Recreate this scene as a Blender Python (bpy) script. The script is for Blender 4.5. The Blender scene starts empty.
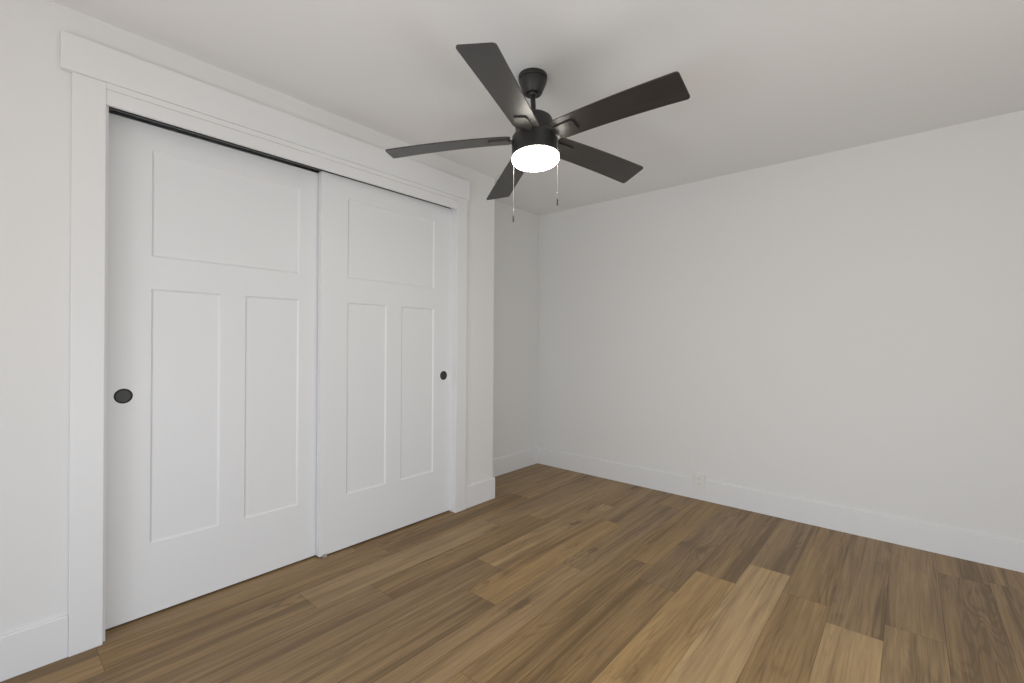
import bpy, bmesh, math, random
from mathutils import Vector, Matrix

SC = bpy.context.scene
COL = SC.collection
PI = math.pi

# ------------------------------------------------------------------ camera
F_PX, YAW, PITCH, ROLL, CAM_Z = 458.93, 0.7126, -0.0003, 0.0070, 1.1973
fw = Vector((-math.sin(YAW) * math.cos(PITCH), math.cos(YAW) * math.cos(PITCH), math.sin(PITCH)))
r0 = Vector((math.cos(YAW), math.sin(YAW), 0))
u0 = r0.cross(fw)
CR = math.cos(ROLL) * r0 + math.sin(ROLL) * u0
CU = -math.sin(ROLL) * r0 + math.cos(ROLL) * u0
cam_data = bpy.data.cameras.new('camera')
cam_data.sensor_width = 36.0
cam_data.lens = F_PX / 1024 * 36.0
cam_data.clip_start = 0.02
cam = bpy.data.objects.new('camera', cam_data)
COL.objects.link(cam)
m = Matrix((CR, CU, -fw)).transposed().to_4x4()
m.translation = Vector((0, 0, CAM_Z))
cam.matrix_world = m
SC.camera = cam

# ------------------------------------------------------------------ view + light
SC.view_settings.view_transform = 'Standard'
SC.view_settings.look = 'None'
SC.view_settings.gamma = 1.0
SC.view_settings.use_curve_mapping = False
SC.view_settings.exposure = 0.06

world = bpy.data.worlds.new('sky')
SC.world = world
world.use_nodes = True
world.node_tree.nodes['Background'].inputs['Color'].default_value = (0.75, 0.87, 1.0, 1)
world.node_tree.nodes['Background'].inputs['Strength'].default_value = 0.05


def area_light(name, loc, aim, w, h, power, color):
    ld = bpy.data.lights.new(name, 'AREA')
    ld.shape = 'RECTANGLE'
    ld.size, ld.size_y = w, h
    ld.energy = power
    ld.color = color
    o = bpy.data.objects.new(name, ld)
    COL.objects.link(o)
    o.location = loc
    o.rotation_euler = Vector(aim).to_track_quat('-Z', 'Y').to_euler()
    return o


# side window light, plus fill lights at an added window behind the camera
ROOM_Y0, ROOM_X1 = -1.25, 1.35           # wall behind the camera, wall to its right
WIN = (-1.60, 1.20, 0.06, 2.14)          # added, unseen window behind the camera: x0, x1, z0, z1
WIN2 = (-0.60, 2.20, 0.06, 2.14)         # side window: y0, y1, z0, z1
area_light('back_fill_right', (0.45, ROOM_Y0 + 0.02, 0.62), (0, 1, 0), 1.4, 1.1, 11.5, (0.975, 0.993, 0.978))  # added fill towards the far wall, no known source
area_light('back_fill_left', (-0.9, ROOM_Y0 + 0.02, 0.62), (0, 1, 0), 1.4, 1.1, 10, (0.702, 0.844, 1.092))  # added cool fill from the left half of the opening
area_light('back_fill_right_slant', (0.45, ROOM_Y0 + 0.02, 0.62), (0.8, 1, 0), 1.4, 1.1, 9, (0.975, 0.993, 0.989))  # added fill, angled away from the closet
area_light('back_fill_left_slant', (-0.9, ROOM_Y0 + 0.02, 0.62), (0.8, 1, 0), 1.4, 1.1, 19, (0.975, 0.993, 1.030))  # added fill, turned off the closet to lift the far wall
area_light('ceiling_fill_back', (-0.9, ROOM_Y0 + 0.02, 1.5), (0, 1, 0.6), 1.4, 1.1, 8, (0.975, 0.814, 0.618))  # added upward fill to brighten the ceiling
area_light('side_daylight', (ROOM_X1 - 0.02, 0.60, 0.47), (-1, 0, 0), 2.6, 0.8, 23, (0.897, 0.993, 1.092))
area_light('ceiling_fill_side', (ROOM_X1 - 0.02, 1.30, 1.45), (-1, 0, 0.7), 1.6, 1.1, 6.5, (0.975, 0.923, 0.721))  # extra upward fill at the side window, added for the ceiling
LAMP_STRENGTH = 26.0

# ------------------------------------------------------------------ dimensions
H = 2.44
XC, XR, YW = -2.3983, -2.771, 3.602      # closet front wall, alcove wall, far wall
YC = 2.560                               # end of the closet bump-out
OY0, OY1, OZ = 0.327, 2.164, 2.115       # closet opening
BB_H, BB_T = 0.155, 0.014


# ------------------------------------------------------------------ materials
def new_mat(name):
    mt = bpy.data.materials.new(name)
    mt.use_nodes = True
    nt = mt.node_tree
    return mt, nt, nt.nodes['Principled BSDF']


def N(nt, typ, **kw):
    n = nt.nodes.new(typ)
    for k, v in kw.items():
        setattr(n, k, v)
    return n


def simple(name, color, rough=0.5, metal=0.0, bump=None, spec=0.5, var=0.0):
    mt, nt, b = new_mat(name)
    b.inputs['Base Color'].default_value = (*color, 1)
    b.inputs['Roughness'].default_value = rough
    b.inputs['Metallic'].default_value = metal
    b.inputs['Specular IOR Level'].default_value = spec
    tc = N(nt, 'ShaderNodeTexCoord')
    if bump:
        scale, strength, dist = bump
        nz = N(nt, 'ShaderNodeTexNoise')
        nz.inputs['Scale'].default_value = scale
        nz.inputs['Detail'].default_value = 3
        bp = N(nt, 'ShaderNodeBump')
        bp.inputs['Strength'].default_value = strength
        bp.inputs['Distance'].default_value = dist
        nt.links.new(tc.outputs['Object'], nz.inputs['Vector'])
        nt.links.new(nz.outputs['Fac'], bp.inputs['Height'])
        nt.links.new(bp.outputs['Normal'], b.inputs['Normal'])
    if var:
        n2 = N(nt, 'ShaderNodeTexNoise')
        n2.inputs['Scale'].default_value = 6
        n2.inputs['Detail'].default_value = 4
        mx = N(nt, 'ShaderNodeMix', data_type='RGBA')
        mx.inputs['A'].default_value = (*color, 1)
        mx.inputs['B'].default_value = (*[c * (1 - var) for c in color], 1)
        nt.links.new(tc.outputs['Object'], n2.inputs['Vector'])
        nt.links.new(n2.outputs['Fac'], mx.inputs['Factor'])
        nt.links.new(mx.outputs['Result'], b.inputs['Base Color'])
    return mt


M_WALL = simple('wall_paint', (0.785, 0.78, 0.772), 0.62, bump=(38, 0.10, 0.004), spec=0.35)
M_CEIL = simple('ceiling_paint', (0.85, 0.845, 0.84), 0.75, bump=(30, 0.10, 0.004), spec=0.25)
M_TRIM = simple('trim_paint', (0.80, 0.80, 0.805), 0.38, spec=0.45)
M_DOOR = simple('door_paint', (0.80, 0.805, 0.82), 0.42, spec=0.45)
M_BLACK = simple('matt_black_metal', (0.021, 0.020, 0.019), 0.42, 0.0, spec=0.5)
M_PULL = simple('dark_bronze_metal', (0.045, 0.044, 0.044), 0.45, 0.3)
M_PULL_RIM = simple('black_rim_metal', (0.012, 0.012, 0.012), 0.35, 0.3)
M_TRACK = simple('track_bronze', (0.03, 0.028, 0.026), 0.5, 0.5)
M_LIP = simple('track_lip', (0.30, 0.30, 0.30), 0.4, 0.5)
M_CHAIN = simple('chain_metal', (0.42, 0.41, 0.39), 0.4, 0.6)
M_FOB = simple('fob_metal', (0.10, 0.09, 0.08), 0.4, 0.5)
M_PLASTIC = simple('outlet_plastic', (0.80, 0.79, 0.77), 0.3)
M_SLOT = simple('outlet_slot', (0.22, 0.22, 0.22), 0.6)
M_GUIDE = simple('guide_plastic', (0.36, 0.34, 0.30), 0.3)
M_EYE = simple('eyelet_metal', (0.8, 0.78, 0.74), 0.3, 0.8)


def blade_mat():
    mt, nt, b = new_mat('blade_charcoal_wood')
    tc = N(nt, 'ShaderNodeTexCoord')
    mp = N(nt, 'ShaderNodeMapping')
    mp.inputs['Scale'].default_value = (6, 40, 40)
    nz = N(nt, 'ShaderNodeTexNoise')
    nz.inputs['Scale'].default_value = 1.0
    nz.inputs['Detail'].default_value = 5
    cr = N(nt, 'ShaderNodeValToRGB')
    cr.color_ramp.elements[0].position = 0.3
    cr.color_ramp.elements[0].color = (0.016, 0.014, 0.0125, 1)
    cr.color_ramp.elements[1].position = 0.75
    cr.color_ramp.elements[1].color = (0.030, 0.0265, 0.024, 1)
    nt.links.new(tc.outputs['UV'], mp.inputs['Vector'])
    nt.links.new(mp.outputs['Vector'], nz.inputs['Vector'])
    nt.links.new(nz.outputs['Fac'], cr.inputs['Fac'])
    nt.links.new(cr.outputs['Color'], b.inputs['Base Color'])
    b.inputs['Roughness'].default_value = 0.38
    b.inputs['Specular IOR Level'].default_value = 0.9
    return mt


M_BLADE = blade_mat()


def lens_mat():
    mt, nt, b = new_mat('lamp_diffuser')
    b.inputs['Base Color'].default_value = (0.9, 0.9, 0.88, 1)
    b.inputs['Roughness'].default_value = 0.4
    b.inputs['Emission Color'].default_value = (1.0, 0.94, 0.83, 1)
    b.inputs['Emission Strength'].default_value = LAMP_STRENGTH
    return mt


M_LENS = lens_mat()


def floor_mat():
    mt, nt, b = new_mat('oak_plank_floor')
    L = nt.links.new
    tc = N(nt, 'ShaderNodeTexCoord')
    at = N(nt, 'ShaderNodeAttribute', attribute_name='plank')      # r: tone  g: random  b: warmth
    sep = N(nt, 'ShaderNodeSeparateColor')
    L(at.outputs['Color'], sep.inputs['Color'])
    # shift the grain of each plank
    off = N(nt, 'ShaderNodeCombineXYZ')
    mulr = N(nt, 'ShaderNodeMath', operation='MULTIPLY')
    mulr.inputs[1].default_value = 37.0
    L(sep.outputs['Green'], mulr.inputs[0])
    L(mulr.outputs[0], off.inputs['X'])
    L(mulr.outputs[0], off.inputs['Y'])
    L(mulr.outputs[0], off.inputs['Z'])
    base = N(nt, 'ShaderNodeVectorMath', operation='ADD')
    L(tc.outputs['Object'], base.inputs[0])
    L(off.outputs['Vector'], base.inputs[1])

    def noise(sx, sy, detail, rough=0.5, dist=0.0):
        mp = N(nt, 'ShaderNodeMapping')
        mp.inputs['Scale'].default_value = (sx, sy, 1)
        L(base.outputs[0], mp.inputs['Vector'])
        nz = N(nt, 'ShaderNodeTexNoise')
        nz.inputs['Scale'].default_value = 1
        nz.inputs['Detail'].default_value = detail
        nz.inputs['Roughness'].default_value = rough
        nz.inputs['Distortion'].default_value = dist
        L(mp.outputs['Vector'], nz.inputs['Vector'])
        return nz.outputs['Fac']

    def math_(op, a, c=None, clamp=False):
        n = N(nt, 'ShaderNodeMath', operation=op, use_clamp=clamp)
        for i, v in enumerate((a, c)):
            if v is None:
                continue
            if isinstance(v, (int, float)):
                n.inputs[i].default_value = v
            else:
                L(v, n.inputs[i])
        return n.outputs[0]

    # knots
    mpv = N(nt, 'ShaderNodeMapping')
    mpv.inputs['Scale'].default_value = (6.0, 2.1, 1)
    nd = N(nt, 'ShaderNodeTexNoise')
    nd.inputs['Scale'].default_value = 14
    L(base.outputs[0], nd.inputs['Vector'])
    addn = N(nt, 'ShaderNodeMix', data_type='RGBA', blend_type='LINEAR_LIGHT')
    addn.inputs['Factor'].default_value = 0.03
    L(base.outputs[0], addn.inputs['A'])
    L(nd.outputs['Color'], addn.inputs['B'])
    L(addn.outputs['Result'], mpv.inputs['Vector'])
    vo = N(nt, 'ShaderNodeTexVoronoi')
    vo.inputs['Scale'].default_value = 1.0
    L(mpv.outputs['Vector'], vo.inputs['Vector'])
    sepv = N(nt, 'ShaderNodeSeparateColor')
    L(vo.outputs['Color'], sepv.inputs['Color'])
    keep = math_('GREATER_THAN', sepv.outputs['Red'], 0.62)
    knot = math_('SUBTRACT', 1.0, math_('MULTIPLY', vo.outputs['Distance'], 5.5), True)
    knot = math_('MULTIPLY', math_('POWER', knot, 1.5), keep)

    halo = math_('SUBTRACT', 1.0, math_('MULTIPLY', vo.outputs['Distance'], 2.2), True)
    halo = math_('MULTIPLY', math_('POWER', halo, 2.0), keep)
    broad = noise(10, 0.9, 3, 0.55, 0.5)            # wide soft streaks
    dark = noise(13, 0.5, 3, 0.6, 0.6)              # occasional dark bands
    dark = math_('MULTIPLY', math_('SUBTRACT', dark, 0.50), 3.4, True)
    field = noise(8.0, 0.65, 2, 0.5, 0.3)           # cathedral rings: contour lines of a stretched field
    field = math_('ADD', field, math_('MULTIPLY', halo, 0.16))
    rings = math_('SINE', math_('MULTIPLY', field, 120.0))
    rings = math_('POWER', math_('ADD', math_('MULTIPLY', rings, 0.5), 0.5), 3.0)
    ringmask = noise(5, 0.8, 2, 0.5)
    ringmask = math_('MULTIPLY', math_('SUBTRACT', ringmask, 0.45), 5.0, True)
    ringmask = math_('MAXIMUM', ringmask, math_('MULTIPLY', halo, 1.6, True))
    fine = noise(170, 4.5, 4, 0.65)
    mid = noise(60, 1.5, 4, 0.6, 0.2)
    lines = noise(85, 1.1, 2, 0.5, 0.2)
    lines = math_('MULTIPLY', math_('SUBTRACT', lines, 0.60), 7.0, True)

    t = math_('MULTIPLY', math_('SUBTRACT', broad, 0.5), 0.55)
    t = math_('SUBTRACT', t, math_('MULTIPLY', dark, 0.44))
    t = math_('ADD', t, math_('MULTIPLY', math_('SUBTRACT', mid, 0.5), 0.52))
    t = math_('ADD', t, math_('MULTIPLY', math_('SUBTRACT', fine, 0.5), 0.55))
    t = math_('SUBTRACT', t, math_('MULTIPLY', math_('MULTIPLY', rings, ringmask), 0.18))
    t = math_('SUBTRACT', t, math_('MULTIPLY', lines, 0.16))
    t = math_('SUBTRACT', t, math_('MULTIPLY', halo, 0.16))
    t = math_('SUBTRACT', t, math_('MULTIPLY', knot, 0.60))
    t = math_('ADD', t, sep.outputs['Red'])
    cr = N(nt, 'ShaderNodeValToRGB')
    e = cr.color_ramp.elements
    e[0].position = 0.0
    e[0].color = (0.176, 0.110, 0.050, 1)
    e[1].position = 1.0
    e[1].color = (0.702, 0.485, 0.244, 1)
    k = e.new(0.30); k.color = (0.317, 0.206, 0.098, 1)
    k = e.new(0.55); k.color = (0.452, 0.303, 0.149, 1)
    L(t, cr.inputs['Fac'])
    # warm / grey drift between planks
    hs = N(nt, 'ShaderNodeHueSaturation')
    L(math_('ADD', 0.98, math_('MULTIPLY', sep.outputs['Blue'], 0.12)), hs.inputs['Saturation'])
    L(cr.outputs['Color'], hs.inputs['Color'])
    L(hs.outputs['Color'], b.inputs['Base Color'])
    L(math_('ADD', 0.40, math_('MULTIPLY', fine, 0.16)), b.inputs['Roughness'])
    b.inputs['Specular IOR Level'].default_value = 0.42
    bp = N(nt, 'ShaderNodeBump')
    bp.inputs['Strength'].default_value = 0.12
    bp.inputs['Distance'].default_value = 0.002
    L(fine, bp.inputs['Height'])
    L(bp.outputs['Normal'], b.inputs['Normal'])
    return mt


M_FLOOR = floor_mat()
M_SEAM = simple('plank_seam', (0.05, 0.034, 0.020), 0.6)


# ------------------------------------------------------------------ mesh helpers
def link(name, bm, mats, parent=None, smooth=False):
    bmesh.ops.recalc_face_normals(bm, faces=bm.faces)
    me = bpy.data.meshes.new(name)
    bm.to_mesh(me)
    bm.free()
    if not isinstance(mats, (list, tuple)):
        mats = [mats]
    for x in mats:
        me.materials.append(x)
    if smooth:
        for p in me.polygons:
            p.use_smooth = True
        try:
            me.set_sharp_from_angle(angle=math.radians(35))
        except Exception:
            pass
    o = bpy.data.objects.new(name, me)
    COL.objects.link(o)
    if parent is not None:
        o.parent = parent
    return o


def bx(bm, x0, x1, y0, y1, z0, z1, bevel=0.0):
    r = bmesh.ops.create_cube(bm, size=1)
    vs = r['verts']
    for v in vs:
        v.co = Vector(((x0 + x1) / 2 + v.co.x * (x1 - x0), (y0 + y1) / 2 + v.co.y * (y1 - y0),
                       (z0 + z1) / 2 + v.co.z * (z1 - z0)))
    if bevel:
        es = list({e for v in vs for e in v.link_edges})
        bmesh.ops.bevel(bm, geom=es, offset=bevel, segments=2, profile=0.6, affect='EDGES')


def lathe(bm, prof, seg=64, mat=None):
    rings = []
    for r, z in prof:
        if r < 1e-6:
            rings.append([bm.verts.new((0, 0, z))])
        else:
            rings.append([bm.verts.new((r * math.cos(2 * PI * i / seg), r * math.sin(2 * PI * i / seg), z)) for i in range(seg)])
    for a, c in zip(rings, rings[1:]):
        for i in range(seg):
            j = (i + 1) % seg
            if len(a) == 1 and len(c) == 1:
                continue
            if len(a) == 1:
                bm.faces.new((a[0], c[i], c[j]))
            elif len(c) == 1:
                bm.faces.new((a[i], a[j], c[0]))
            else:
                bm.faces.new((a[i], a[j], c[j], c[i]))
    if mat is not None:
        bmesh.ops.transform(bm, matrix=mat, verts=bm.verts)


def tube(bm, pts, r, seg=10):
    pts = [Vector(p) for p in pts]
    prev = None
    for i, p in enumerate(pts):
        d = (pts[min(i + 1, len(pts) - 1)] - pts[max(i - 1, 0)]).normalized()
        a = d.orthogonal().normalized()
        c = d.cross(a)
        ring = [bm.verts.new(p + r * (math.cos(2 * PI * k / seg) * a + math.sin(2 * PI * k / seg) * c)) for k in range(seg)]
        if prev:
            for k in range(seg):
                bm.faces.new((prev[k], prev[(k + 1) % seg], ring[(k + 1) % seg], ring[k]))
        else:
            bm.faces.new(ring)
        prev = ring
    bm.faces.new(prev)


def structure(name, bm, mats, parent=None, smooth=False):
    o = link(name, bm, mats, parent, smooth)
    o['kind'] = 'structure'
    return o


def tag(o, label, cat, group=None):
    o['label'] = label
    o['category'] = cat
    o['kind'] = 'thing'
    if group:
        o['group'] = group
    return o


def empty(name, loc):
    o = bpy.data.objects.new(name, None)
    o.empty_display_size = 0.1
    o.location = loc
    COL.objects.link(o)
    return o


# ------------------------------------------------------------------ floor: planks laid parallel to the closet
def build_floor():
    W, LEN, G = 0.1917, 1.22, 0.0011
    X0 = -0.070                                    # a seam read off the photograph
    joints = {-1: None, 0: 2.53, -2: 2.53, -3: 2.73, -4: 2.46, -6: 2.36, -8: 1.533, -9: 1.79, -10: 1.255, -11: 0.988, -12: 0.297}
    tones = {(-1, 0): 0.80, (-2, 0): 0.61, (-3, 0): 0.80, (-4, 0): 0.76, (-5, 0): 0.53, (-6, 0): 0.55,
             (0, 0): 0.63, (1, 0): 0.70, (-2, 1): 0.57, (-3, 1): 0.53, (-4, 1): 0.53, (-8, 0): 0.47, (-8, 1): 0.63, (-9, 0): 0.51,
             (-9, 1): 0.70, (-10, 0): 0.47, (-10, 1): 0.53, (-11, 0): 0.47, (-11, 1): 0.61, (-7, 0): 0.63, (-7, 1): 0.55,
             (-6, 1): 0.59}
    rnd = random.Random(11)
    bm = bmesh.new()
    lay = bm.loops.layers.color.new('plank')
    x_lo, x_hi, y_lo, y_hi = XR - 0.1, ROOM_X1 + 0.1, ROOM_Y0 - 0.1, YW + 0.1
    # a solid dark bed below, seen only through the hairline seams
    bx(bm, x_lo, x_hi, y_lo, y_hi, -0.06, -0.0012)
    for f in bm.faces:
        f.material_index = 1
    for row in range(-15, 9):
        xa, xb = X0 + row * W, X0 + (row + 1) * W
        j = joints.get(row)
        if j is None:
            j = rnd.uniform(0, LEN) + 1.3
        for k in range(-4, 4):
            # k = 0 is the plank that ends (far end) at the joint; k = 1 starts there
            ya, yb = j + (k - 1) * LEN, j + k * LEN
            a, c = max(xa + G / 2, x_lo), min(xb - G / 2, x_hi)
            d, e = max(ya + G / 2, y_lo), min(yb - G / 2, y_hi)
            if c - a < 0.002 or e - d < 0.002:
                rnd.random(); rnd.random(); rnd.random()
                continue
            f = bm.faces.new([bm.verts.new((a, d, 0)), bm.verts.new((c, d, 0)), bm.verts.new((c, e, 0)), bm.verts.new((a, e, 0))])
            tone = tones.get((row, k), rnd.uniform(0.49, 0.64))
            g, w = rnd.random(), rnd.random()
            rnd.random()
            for lp in f.loops:
                lp[lay] = (tone, g, w, 1)
    structure('floor', bm, [M_FLOOR, M_SEAM])


build_floor()

# ------------------------------------------------------------------ walls and ceiling
T = 0.12
bm = bmesh.new(); bx(bm, XR - T, ROOM_X1 + T, ROOM_Y0 - T, YW + T, H, H + 0.1); structure('ceiling', bm, M_CEIL)
bm = bmesh.new(); bx(bm, XR - T, ROOM_X1 + T, YW, YW + T, 0, H); structure('wall_far', bm, M_WALL)
bm = bmesh.new(); bx(bm, XR - T, XR, ROOM_Y0 - T, YW, 0, H); structure('wall_alcove', bm, M_WALL)
bm = bmesh.new()                                    # wall to the right of the camera, with a window opening
bx(bm, ROOM_X1, ROOM_X1 + T, ROOM_Y0 - T, WIN2[0], 0, H)
bx(bm, ROOM_X1, ROOM_X1 + T, WIN2[1], YW, 0, H)
bx(bm, ROOM_X1, ROOM_X1 + T, WIN2[0], WIN2[1], 0, WIN2[2])
bx(bm, ROOM_X1, ROOM_X1 + T, WIN2[0], WIN2[1], WIN2[3], H)
structure('wall_right', bm, M_WALL)
bm = bmesh.new()                                    # wall behind the camera, with the added window's opening
bx(bm, XR, WIN[0], ROOM_Y0 - T, ROOM_Y0, 0, H)
bx(bm, WIN[1], ROOM_X1, ROOM_Y0 - T, ROOM_Y0, 0, H)
bx(bm, WIN[0], WIN[1], ROOM_Y0 - T, ROOM_Y0, 0, WIN[2])
bx(bm, WIN[0], WIN[1], ROOM_Y0 - T, ROOM_Y0, WIN[3], H)
structure('wall_back', bm, M_WALL)
bm = bmesh.new()                                    # closet front wall and its end return
cw = 0.10
bx(bm, XC - cw, XC, ROOM_Y0, OY0 - 0.018, 0, H)
bx(bm, XC - cw, XC, OY1 + 0.018, YC, 0, H)
bx(bm, XC - cw, XC, OY0 - 0.018, OY1 + 0.018, 2.19, H)
bx(bm, XR, XC - cw, YC - cw, YC, 0, H)
structure('wall_closet', bm, M_WALL)

# window frames (both outside the photograph)
bm = bmesh.new()
fx0, fx1, fz0, fz1 = WIN
y0, y1 = ROOM_Y0 - T, ROOM_Y0 - 0.05
for a, c, d, e in ((fx0, fx0 + 0.05, fz0, fz1), (fx1 - 0.05, fx1, fz0, fz1), (fx0 + 0.05, fx1 - 0.05, fz0, fz0 + 0.05),
                   (fx0 + 0.05, fx1 - 0.05, fz1 - 0.05, fz1), (-0.23, -0.17, fz0 + 0.05, fz1 - 0.05)):
    bx(bm, a, c, y0, y1, d, e)
structure('added_window_1', bm, M_TRIM)  # frame of the added window where the back fills stand
bm = bmesh.new()
gy0, gy1, gz0, gz1 = WIN2
for a, c, d, e in ((gy0, gy0 + 0.05, gz0, gz1), (gy1 - 0.05, gy1, gz0, gz1), (gy0 + 0.05, gy1 - 0.05, gz0, gz0 + 0.05), (gy0 + 0.05, gy1 - 0.05, gz1 - 0.05, gz1)):
    bx(bm, ROOM_X1 + 0.05, ROOM_X1 + T, a, c, d, e)
structure('window_2', bm, M_TRIM)


# ------------------------------------------------------------------ baseboards (eased top edge)
def board_x(bm, x_wall, sgn, y0, y1):
    """runs along Y against a wall at x_wall, facing sgn*X"""
    prof = [(0, 0), (BB_T, 0), (BB_T, BB_H - 0.004), (BB_T - 0.004, BB_H), (0, BB_H)]
    a = [bm.verts.new((x_wall + sgn * px, y0, pz)) for px, pz in prof]
    c = [bm.verts.new((x_wall + sgn * px, y1, pz)) for px, pz in prof]
    bm.faces.new(a); bm.faces.new(c)
    for i in range(5):
        bm.faces.new((a[i], a[(i + 1) % 5], c[(i + 1) % 5], c[i]))


def board_y(bm, y_wall, sgn, x0, x1):
    prof = [(0, 0), (BB_T, 0), (BB_T, BB_H - 0.004), (BB_T - 0.004, BB_H), (0, BB_H)]
    a = [bm.verts.new((x0, y_wall + sgn * py, pz)) for py, pz in prof]
    c = [bm.verts.new((x1, y_wall + sgn * py, pz)) for py, pz in prof]
    bm.faces.new(a); bm.faces.new(c)
    for i in range(5):
        bm.faces.new((a[i], a[(i + 1) % 5], c[(i + 1) % 5], c[i]))


CAS_L0, CAS_L1, CAS_R0, CAS_R1 = 0.2195, 0.3165, 2.163, 2.259
bm = bmesh.new(); board_x(bm, XC, 1, ROOM_Y0 + BB_T, CAS_L0 - 0.0008); structure('baseboard_left', bm, M_TRIM)
bm = bmesh.new(); board_x(bm, XC, 1, CAS_R1, YC + BB_T); board_y(bm, YC, 1, XR + BB_T, XC); structure('baseboard_closet', bm, M_TRIM)
bm = bmesh.new(); board_x(bm, XR, 1, YC, YW - BB_T); structure('baseboard_alcove', bm, M_TRIM)
bm = bmesh.new(); board_y(bm, YW, -1, XR, ROOM_X1); structure('baseboard_far', bm, M_TRIM)
bm = bmesh.new(); board_x(bm, ROOM_X1, -1, WIN2[1], YW - BB_T); structure('baseboard_right', bm, M_TRIM)
bm = bmesh.new(); board_y(bm, ROOM_Y0, 1, XC, WIN[0]); structure('baseboard_back', bm, M_TRIM)

# ------------------------------------------------------------------ closet trim
def trim(n, *boxes, bevel=0.0015):
    bm = bmesh.new()
    for q in boxes:
        bx(bm, *q, bevel=bevel)
    return structure('trim_%d' % n, bm, M_TRIM)


CT = 0.020
trim(1, (XC, XC + CT, CAS_L0, CAS_L1, 0, 2.198))                       # left casing
trim(2, (XC, XC + CT, CAS_R0, CAS_R1, 0, 2.198))                       # right casing
trim(3, (XC, XC + 0.030, 0.188, 2.272, 2.198, 2.334))                  # header board
trim(4, (XC, XC + 0.023, CAS_L1, CAS_R0, 2.174, 2.198))                # fillet under the header
trim(5, (XC + 0.0005, XC + 0.017, CAS_L1, CAS_R0, OZ, 2.174))                 # valance hiding the track
trim(6, (XC - cw - 0.01, XC + 0.0005, OY0 - 0.018, OY0, 0, 2.19))      # left jamb
trim(7, (XC - cw - 0.01, XC + 0.0005, OY1, OY1 + 0.018, 0, 2.19))      # right jamb
trim(8, (XC - cw - 0.01, XC, OY0, OY1, 2.175, 2.19))                   # head jamb
bm = bmesh.new()                                                       # two-channel track
bx(bm, XC - 0.090, XC - 0.006, OY0, OY1, 2.158, 2.172)
for x in (XC - 0.090, XC - 0.055, XC - 0.0145):
    bx(bm, x - 0.0015, x + 0.0015, OY0, OY1, 2.136, 2.159)
n_dark = len(bm.faces)
bx(bm, XC - 0.0570, XC - 0.0530, OY0, OY1, 2.1265, 2.1310)             # bright lip of the centre rail
bm.faces.ensure_lookup_table()
for f in bm.faces[n_dark:]:
    f.material_index = 1
bx(bm, XC - 0.0560, XC - 0.0540, OY0, OY1, 2.1310, 2.1365)
structure('trim_9', bm, [M_TRACK, M_LIP])


# ------------------------------------------------------------------ sliding doors
def sliding_door(y0, y1, zt, x_front, pull_y, label):
    """shaker bypass door: one wide panel over two tall ones"""
    zb, th = 0.009, 0.034
    root = empty('sliding_closet_door', (x_front - th / 2, (y0 + y1) / 2, zb))
    tag(root, label, 'door', 'white sliding closet doors')
    ox, oy, oz = root.location
    w = y1 - y0
    hw = w / 2
    st = (w - 0.635) / 2                                  # stiles
    pa, pb = -hw + st, hw - st                            # panel field
    ml, mr = -0.054, 0.054                                # middle mullion
    f = th / 2
    zz = lambda z: z - zb
    z_bot, z_l, z_u, z_top = zz(0.312), zz(1.414), zz(1.552), zz(2.010)
    bm = bmesh.new()
    bx(bm, -f, f, -hw, pa, 0, zt - zb)
    bx(bm, -f, f, pb, hw, 0, zt - zb)
    bx(bm, -f, f, pa, pb, 0, z_bot)
    bx(bm, -f, f, pa, pb, z_l, z_u)
    bx(bm, -f, f, pa, pb, z_top, zt - zb)
    bx(bm, -f, f, ml, mr, z_bot, z_l)
    link('stile_and_rail_frame', bm, M_DOOR, root)
    for a, c, d, e in ((pa, pb, z_u, z_top), (pa, ml, z_bot, z_l), (mr, pb, z_bot, z_l)):
        bm = bmesh.new()
        s, dep = 0.008, 0.007
        outer = [bm.verts.new((f - 0.0005, yy, z)) for yy, z in ((a, d), (c, d), (c, e), (a, e))]
        inner = [bm.verts.new((f - dep, yy, z)) for yy, z in ((a + s, d + s), (c - s, d + s), (c - s, e - s), (a + s, e - s))]
        back = [bm.verts.new((-f + dep, yy, z)) for yy, z in ((a, d), (c, d), (c, e), (a, e))]
        bm.faces.new(inner)
        bm.faces.new(back)
        for i in range(4):
            j = (i + 1) % 4
            bm.faces.new((outer[i], outer[j], inner[j], inner[i]))
            bm.faces.new((outer[i], outer[j], back[j], back[i]))
        link('panel', bm, M_DOOR, root)
    # flush round finger pull: rim ring with a dished cup
    rim = bmesh.new()
    mt = Matrix.Translation((f, pull_y - oy, 0.958 - zb)) @ Matrix.Rotation(PI / 2, 4, 'Y')
    lathe(rim, [(0.0245, -0.002), (0.0245, 0.0012), (0.026, 0.0022), (0.029, 0.0018), (0.031, 0.0003), (0.031, -0.002), (0.0245, -0.002)], 48, mt)
    ro = link('finger_pull', rim, M_PULL_RIM, root, True)
    ro['label'] = 'round black finger pull'
    cup = bmesh.new()
    lathe(cup, [(0.0, 0.0002), (0.020, 0.0004), (0.0245, 0.0008), (0.0246, -0.002), (0, -0.002)], 48, mt)
    link('cup', cup, M_PULL, ro, True)
    return root


sliding_door(0.3280, 1.267, 2.118, XC - 0.075, 0.389, 'white shaker sliding door behind the other, round pull near the left casing')
sliding_door(1.2145, 2.1635, 2.122, XC - 0.035, 2.094, 'white shaker sliding door in front of the other, round pull near the alcove')

# floor guide at the overlap of the two doors
g = bmesh.new()
bx(g, XC - 0.034, XC - 0.024, 1.232, 1.256, 0.0, 0.016, bevel=0.002)
bx(g, XC - 0.060, XC - 0.024, 1.232, 1.256, 0.0, 0.003, bevel=0.001)
o = link('floor_guide', g, M_GUIDE)
tag(o, 'small clear plastic door guide on the floor where the two closet doors meet', 'door guide')

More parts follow.
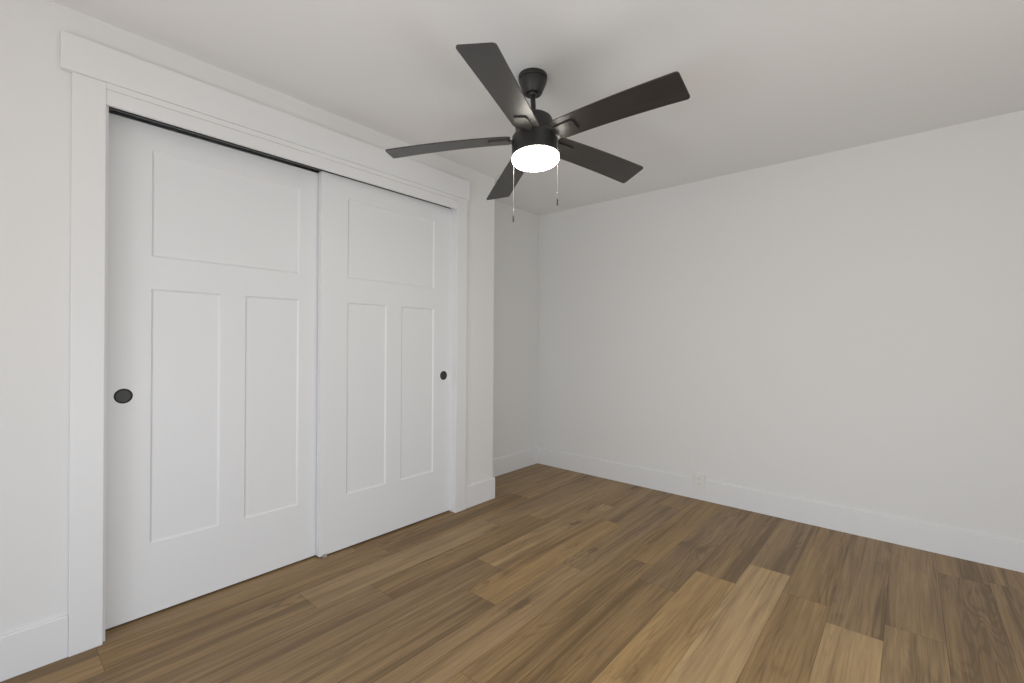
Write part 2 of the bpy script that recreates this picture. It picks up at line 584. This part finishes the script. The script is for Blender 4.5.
# ------------------------------------------------------------------ wall outlet let into the far baseboard
ow = empty('wall_outlet', (-1.200, YW - BB_T, 0.138))
tag(ow, 'small white power outlet plate set across top of far wall baseboard', 'outlet')
bm = bmesh.new()
bx(bm, -0.041, 0.041, -0.006, 0.0, -0.058, 0.058, bevel=0.002)
link('cover_plate', bm, M_PLASTIC, ow)
bm = bmesh.new()                                     # backing box for the part that stands above the baseboard
bx(bm, -0.038, 0.038, 0.0, BB_T, -0.056, 0.056)
link('mounting_box', bm, M_PLASTIC, ow)
for s in (-1, 1):
    bm = bmesh.new()
    bx(bm, -0.017, 0.017, -0.0065, -0.004, s * 0.020 - 0.014, s * 0.020 + 0.014, bevel=0.001)
    ro = link('receptacle', bm, M_PLASTIC, ow)
    for sx in (-1, 1):
        bm = bmesh.new()
        bx(bm, sx * 0.0065 - 0.001, sx * 0.0065 + 0.001, -0.0069, -0.006, s * 0.020 - 0.003, s * 0.020 + 0.006)
        link('slot', bm, M_SLOT, ro)
bm = bmesh.new()
lathe(bm, [(0, 0.0012), (0.003, 0.0008), (0.0035, 0), (0, 0)], 16, Matrix.Translation((0, -0.005, 0)) @ Matrix.Rotation(PI / 2, 4, 'X'))
link('screw', bm, M_PLASTIC, ow, True)


# ------------------------------------------------------------------ ceiling fan
def build_fan():
    base = Vector((-1.337, 1.683, H))
    root = empty('ceiling_fan', base)
    tag(root, 'black five blade ceiling fan with a glowing round lamp and two pull chains', 'ceiling fan')
    n = Vector((-0.08235, 0.02389, 0.99632)).normalized()         # it hangs slightly out of plumb from its ball joint
    hub = Vector((-1.3050, 1.6620, 2.10657)) - base                # root-local
    e1 = Vector((0, 1, 0)).cross(n).normalized()
    e2 = n.cross(e1)
    TM = Matrix((e1, e2, n)).transposed().to_4x4()
    TM.translation = hub                                           # fan frame (z = rod axis) -> root-local

    bm = bmesh.new()
    lathe(bm, [(0, 0), (0.066, 0), (0.0675, -0.003), (0.0675, -0.017), (0.0665, -0.019), (0.0630, -0.0195), (0.0630, -0.024), (0.0655, -0.0245), (0.0650, -0.030),
               (0.057, -0.050), (0.046, -0.078), (0.041, -0.086), (0.034, -0.088), (0.025, -0.080), (0.0, -0.070)], 64)
    cn = link('canopy', bm, M_BLACK, root, True)
    bm = bmesh.new()
    s = bmesh.ops.create_uvsphere(bm, u_segments=32, v_segments=16, radius=0.024)
    bmesh.ops.transform(bm, matrix=Matrix.Translation((0, 0, -0.078)), verts=s['verts'])
    link('hanger_ball', bm, M_BLACK, cn, True)
    bm = bmesh.new()
    ball = Vector((0, 0, -0.078))
    neck = TM @ Vector((0, 0, 0.120))
    rod_z = (ball - neck).normalized()
    RM = rod_z.to_track_quat('Z', 'Y').to_matrix().to_4x4()
    RM.translation = neck
    lr = (ball - neck).length
    lathe(bm, [(0, lr), (0.0115, lr), (0.0115, 0.024), (0.018, 0.020), (0.0185, 0.002), (0, -0.004)], 32, RM)
    link('downrod', bm, M_BLACK, root, True)
    bm = bmesh.new()
    lathe(bm, [(0, 0.126), (0.055, 0.126), (0.072, 0.122), (0.082, 0.113), (0.087, 0.100), (0.087, 0.040), (0, 0.040)], 96, TM)
    link('motor_housing', bm, M_BLACK, root, True)
    bm = bmesh.new()
    lathe(bm, [(0, 0.041), (0.088, 0.041), (0.098, 0.037), (0.104, 0.029), (0.1055, 0.016), (0.107, 0.006), (0.107, -0.060), (0.102, -0.062), (0, -0.062)], 96, TM)
    kit = link('light_kit_housing', bm, M_BLACK, root, True)
    bm = bmesh.new()
    lathe(bm, [(0, -0.0615), (0.1045, -0.0615), (0.1075, -0.065), (0.1085, -0.072), (0.107, -0.080), (0.101, -0.087), (0.088, -0.091), (0, -0.093)], 96, TM)
    lens = link('diffuser', bm, M_LENS, kit, True)
    lens['label'] = 'glowing white round diffuser'

    R, pit, a0 = 0.6751, -0.2256, 7.5999
    dzs = (-0.0025, 0.0060, -0.0140, 0.0099, -0.0087)
    for k in range(5):
        A = a0 + k * 2 * PI / 5
        rad = Vector((math.cos(A), math.sin(A), 0))
        tan = Vector((-math.sin(A), math.cos(A), 0))
        zax = Vector((0, 0, 1))
        across = math.cos(pit) * tan + math.sin(pit) * zax
        up = rad.cross(across).normalized()
        if up.z < 0:
            up = -up
        r_in, t_root, t_tip = 0.112, 0.021, dzs[k]

        def centre(r):
            q = max(0.0, (r - r_in) / (R - r_in))
            return rad * r + zax * (t_root + (t_tip - t_root) * q ** 1.8)

        def half(r):
            q = (r - r_in) / (R - r_in)
            return 0.060 + (0.0738 - 0.060) * q

        # outline with rounded corners, swept along the drooping centre line
        bm = bmesh.new()
        uvl = bm.loops.layers.uv.new('uv')
        cr_ = 0.014
        stations = []
        NS = 26
        for i in range(NS + 1):
            stations.append(r_in + (R - cr_ - r_in) * i / NS)
        for i in range(1, 7):
            stations.append(R - cr_ + cr_ * math.sin(PI / 2 * i / 6))
        rows = []
        for r in stations:
            h = half(min(r, R))
            if r > R - cr_:
                q = (r - (R - cr_)) / cr_
                h -= cr_ * (1 - math.sqrt(max(0.0, 1 - q * q)))
            if r < r_in + 0.01:
                h -= 0.008 * (1 - (r - r_in) / 0.01)
            c = centre(r)
            row = []
            for sgn, th in ((-1, 0.003), (1, 0.003), (1, -0.003), (-1, -0.003)):
                row.append((bm.verts.new(TM @ (c + across * (sgn * h) + up * th)), (r, sgn * h)))
            rows.append(row)
        uvs = {}
        for row in rows:
            for v, uv in row:
                uvs[v] = (uv[0] + k * 1.7, uv[1])
        for a, c in zip(rows, rows[1:]):
            for i in range(4):
                j = (i + 1) % 4
                bm.faces.new((a[i][0], a[j][0], c[j][0], c[i][0]))
        bm.faces.new([v for v, _ in rows[0]])
        bm.faces.new([v for v, _ in rows[-1]])
        for f in bm.faces:
            for lp in f.loops:
                lp[uvl].uv = uvs[lp.vert]
        bl = link('blade', bm, M_BLADE, root, True)
        # blade iron: flat plate under the blade root, neck into the housing
        bm = bmesh.new()
        prev = None
        plate = [(0.080, 0.020), (0.112, 0.022), (0.122, 0.030), (0.150, 0.031), (0.180, 0.031), (0.205, 0.031), (0.214, 0.027)]
        for r, h in plate:
            c = centre(r)
            ring = [bm.verts.new(TM @ (c + across * (sg * h) + up * th)) for sg, th in ((-1, -0.0031), (1, -0.0031), (1, -0.0105), (-1, -0.0105))]
            if prev:
                for i in range(4):
                    j = (i + 1) % 4
                    bm.faces.new((prev[i], prev[j], ring[j], ring[i]))
            else:
                bm.faces.new(ring)
            prev = ring
        bm.faces.new(prev)
        link('bracket', bm, M_BLADE_IRON, bl)

    # pull chains hang plumb from eyelets on either side of the light kit
    right = Vector((CR.x, CR.y, 0)).normalized()
    near = Vector((-fw.x, -fw.y, 0)).normalized()

    def chain(top, z_end, label):
        """top in root-local, z_end world height of the fob's lower end"""
        ze = z_end - H
        bm = bmesh.new()
        fob_h = 0.034
        z_f = ze + fob_h
        tube(bm, [top, top - Vector((0, 0, (top.z - z_f) / 2)), Vector((top.x, top.y, z_f - 0.002))], 0.0006, 8)
        z = top.z - 0.004
        while z > z_f:
            s = bmesh.ops.create_icosphere(bm, subdivisions=1, radius=0.0011)
            bmesh.ops.translate(bm, verts=s['verts'], vec=(top.x, top.y, z))
            z -= 0.0046
        ch = link('pull_chain', bm, M_CHAIN, root, True)
        fb = bmesh.new()
        lathe(fb, [(0, fob_h), (0.0018, fob_h), (0.0026, fob_h - 0.004), (0.0036, fob_h - 0.008), (0.0036, 0.003), (0.0028, 0), (0, 0)], 16,
              Matrix.Translation((top.x, top.y, ze)))
        link('fob', fb, M_FOB, ch, True)
        cn_ = bmesh.new()
        s = bmesh.ops.create_uvsphere(cn_, u_segments=12, v_segments=8, radius=0.0032)
        bmesh.ops.translate(cn_, verts=s['verts'], vec=(top.x, top.y, z_f + 0.022))
        link('connector', cn_, M_CHAIN, ch, True)
        return ch

    t1 = TM @ Vector((0, 0, -0.030)) - right * 0.0985 - near * 0.034
    chain(t1, 1.7535, 'left')
    t2 = TM @ Vector((0, 0, 0.014)) + right * 0.100 + near * 0.058
    ch2 = chain(t2, 1.806, 'right')
    bm = bmesh.new()                                       # bright eyelet the right chain hangs from
    ring_c = t2 + Vector((0, 0, 0.006))
    pts = [ring_c + right * (0.0075 * math.cos(a)) + Vector((0, 0, 0.0095 * math.sin(a))) for a in [2 * PI * i / 16 for i in range(17)]]
    tube(bm, pts, 0.0022, 8)
    link('eyelet', bm, M_EYE, ch2, True)
    bm = bmesh.new()                                       # left eyelet
    tube(bm, [t1 + right * 0.010 + Vector((0, 0, 0.002)), t1 + Vector((0, 0, 0.002)), t1 - Vector((0, 0, 0.004))], 0.0018, 8)
    link('eyelet', bm, M_EYE, [c for c in root.children if c.name.startswith('pull_chain')][0], True)


M_BLADE_IRON = simple('blade_iron_metal', (0.025, 0.022, 0.020), 0.36, 0.0, spec=0.9)
build_fan()
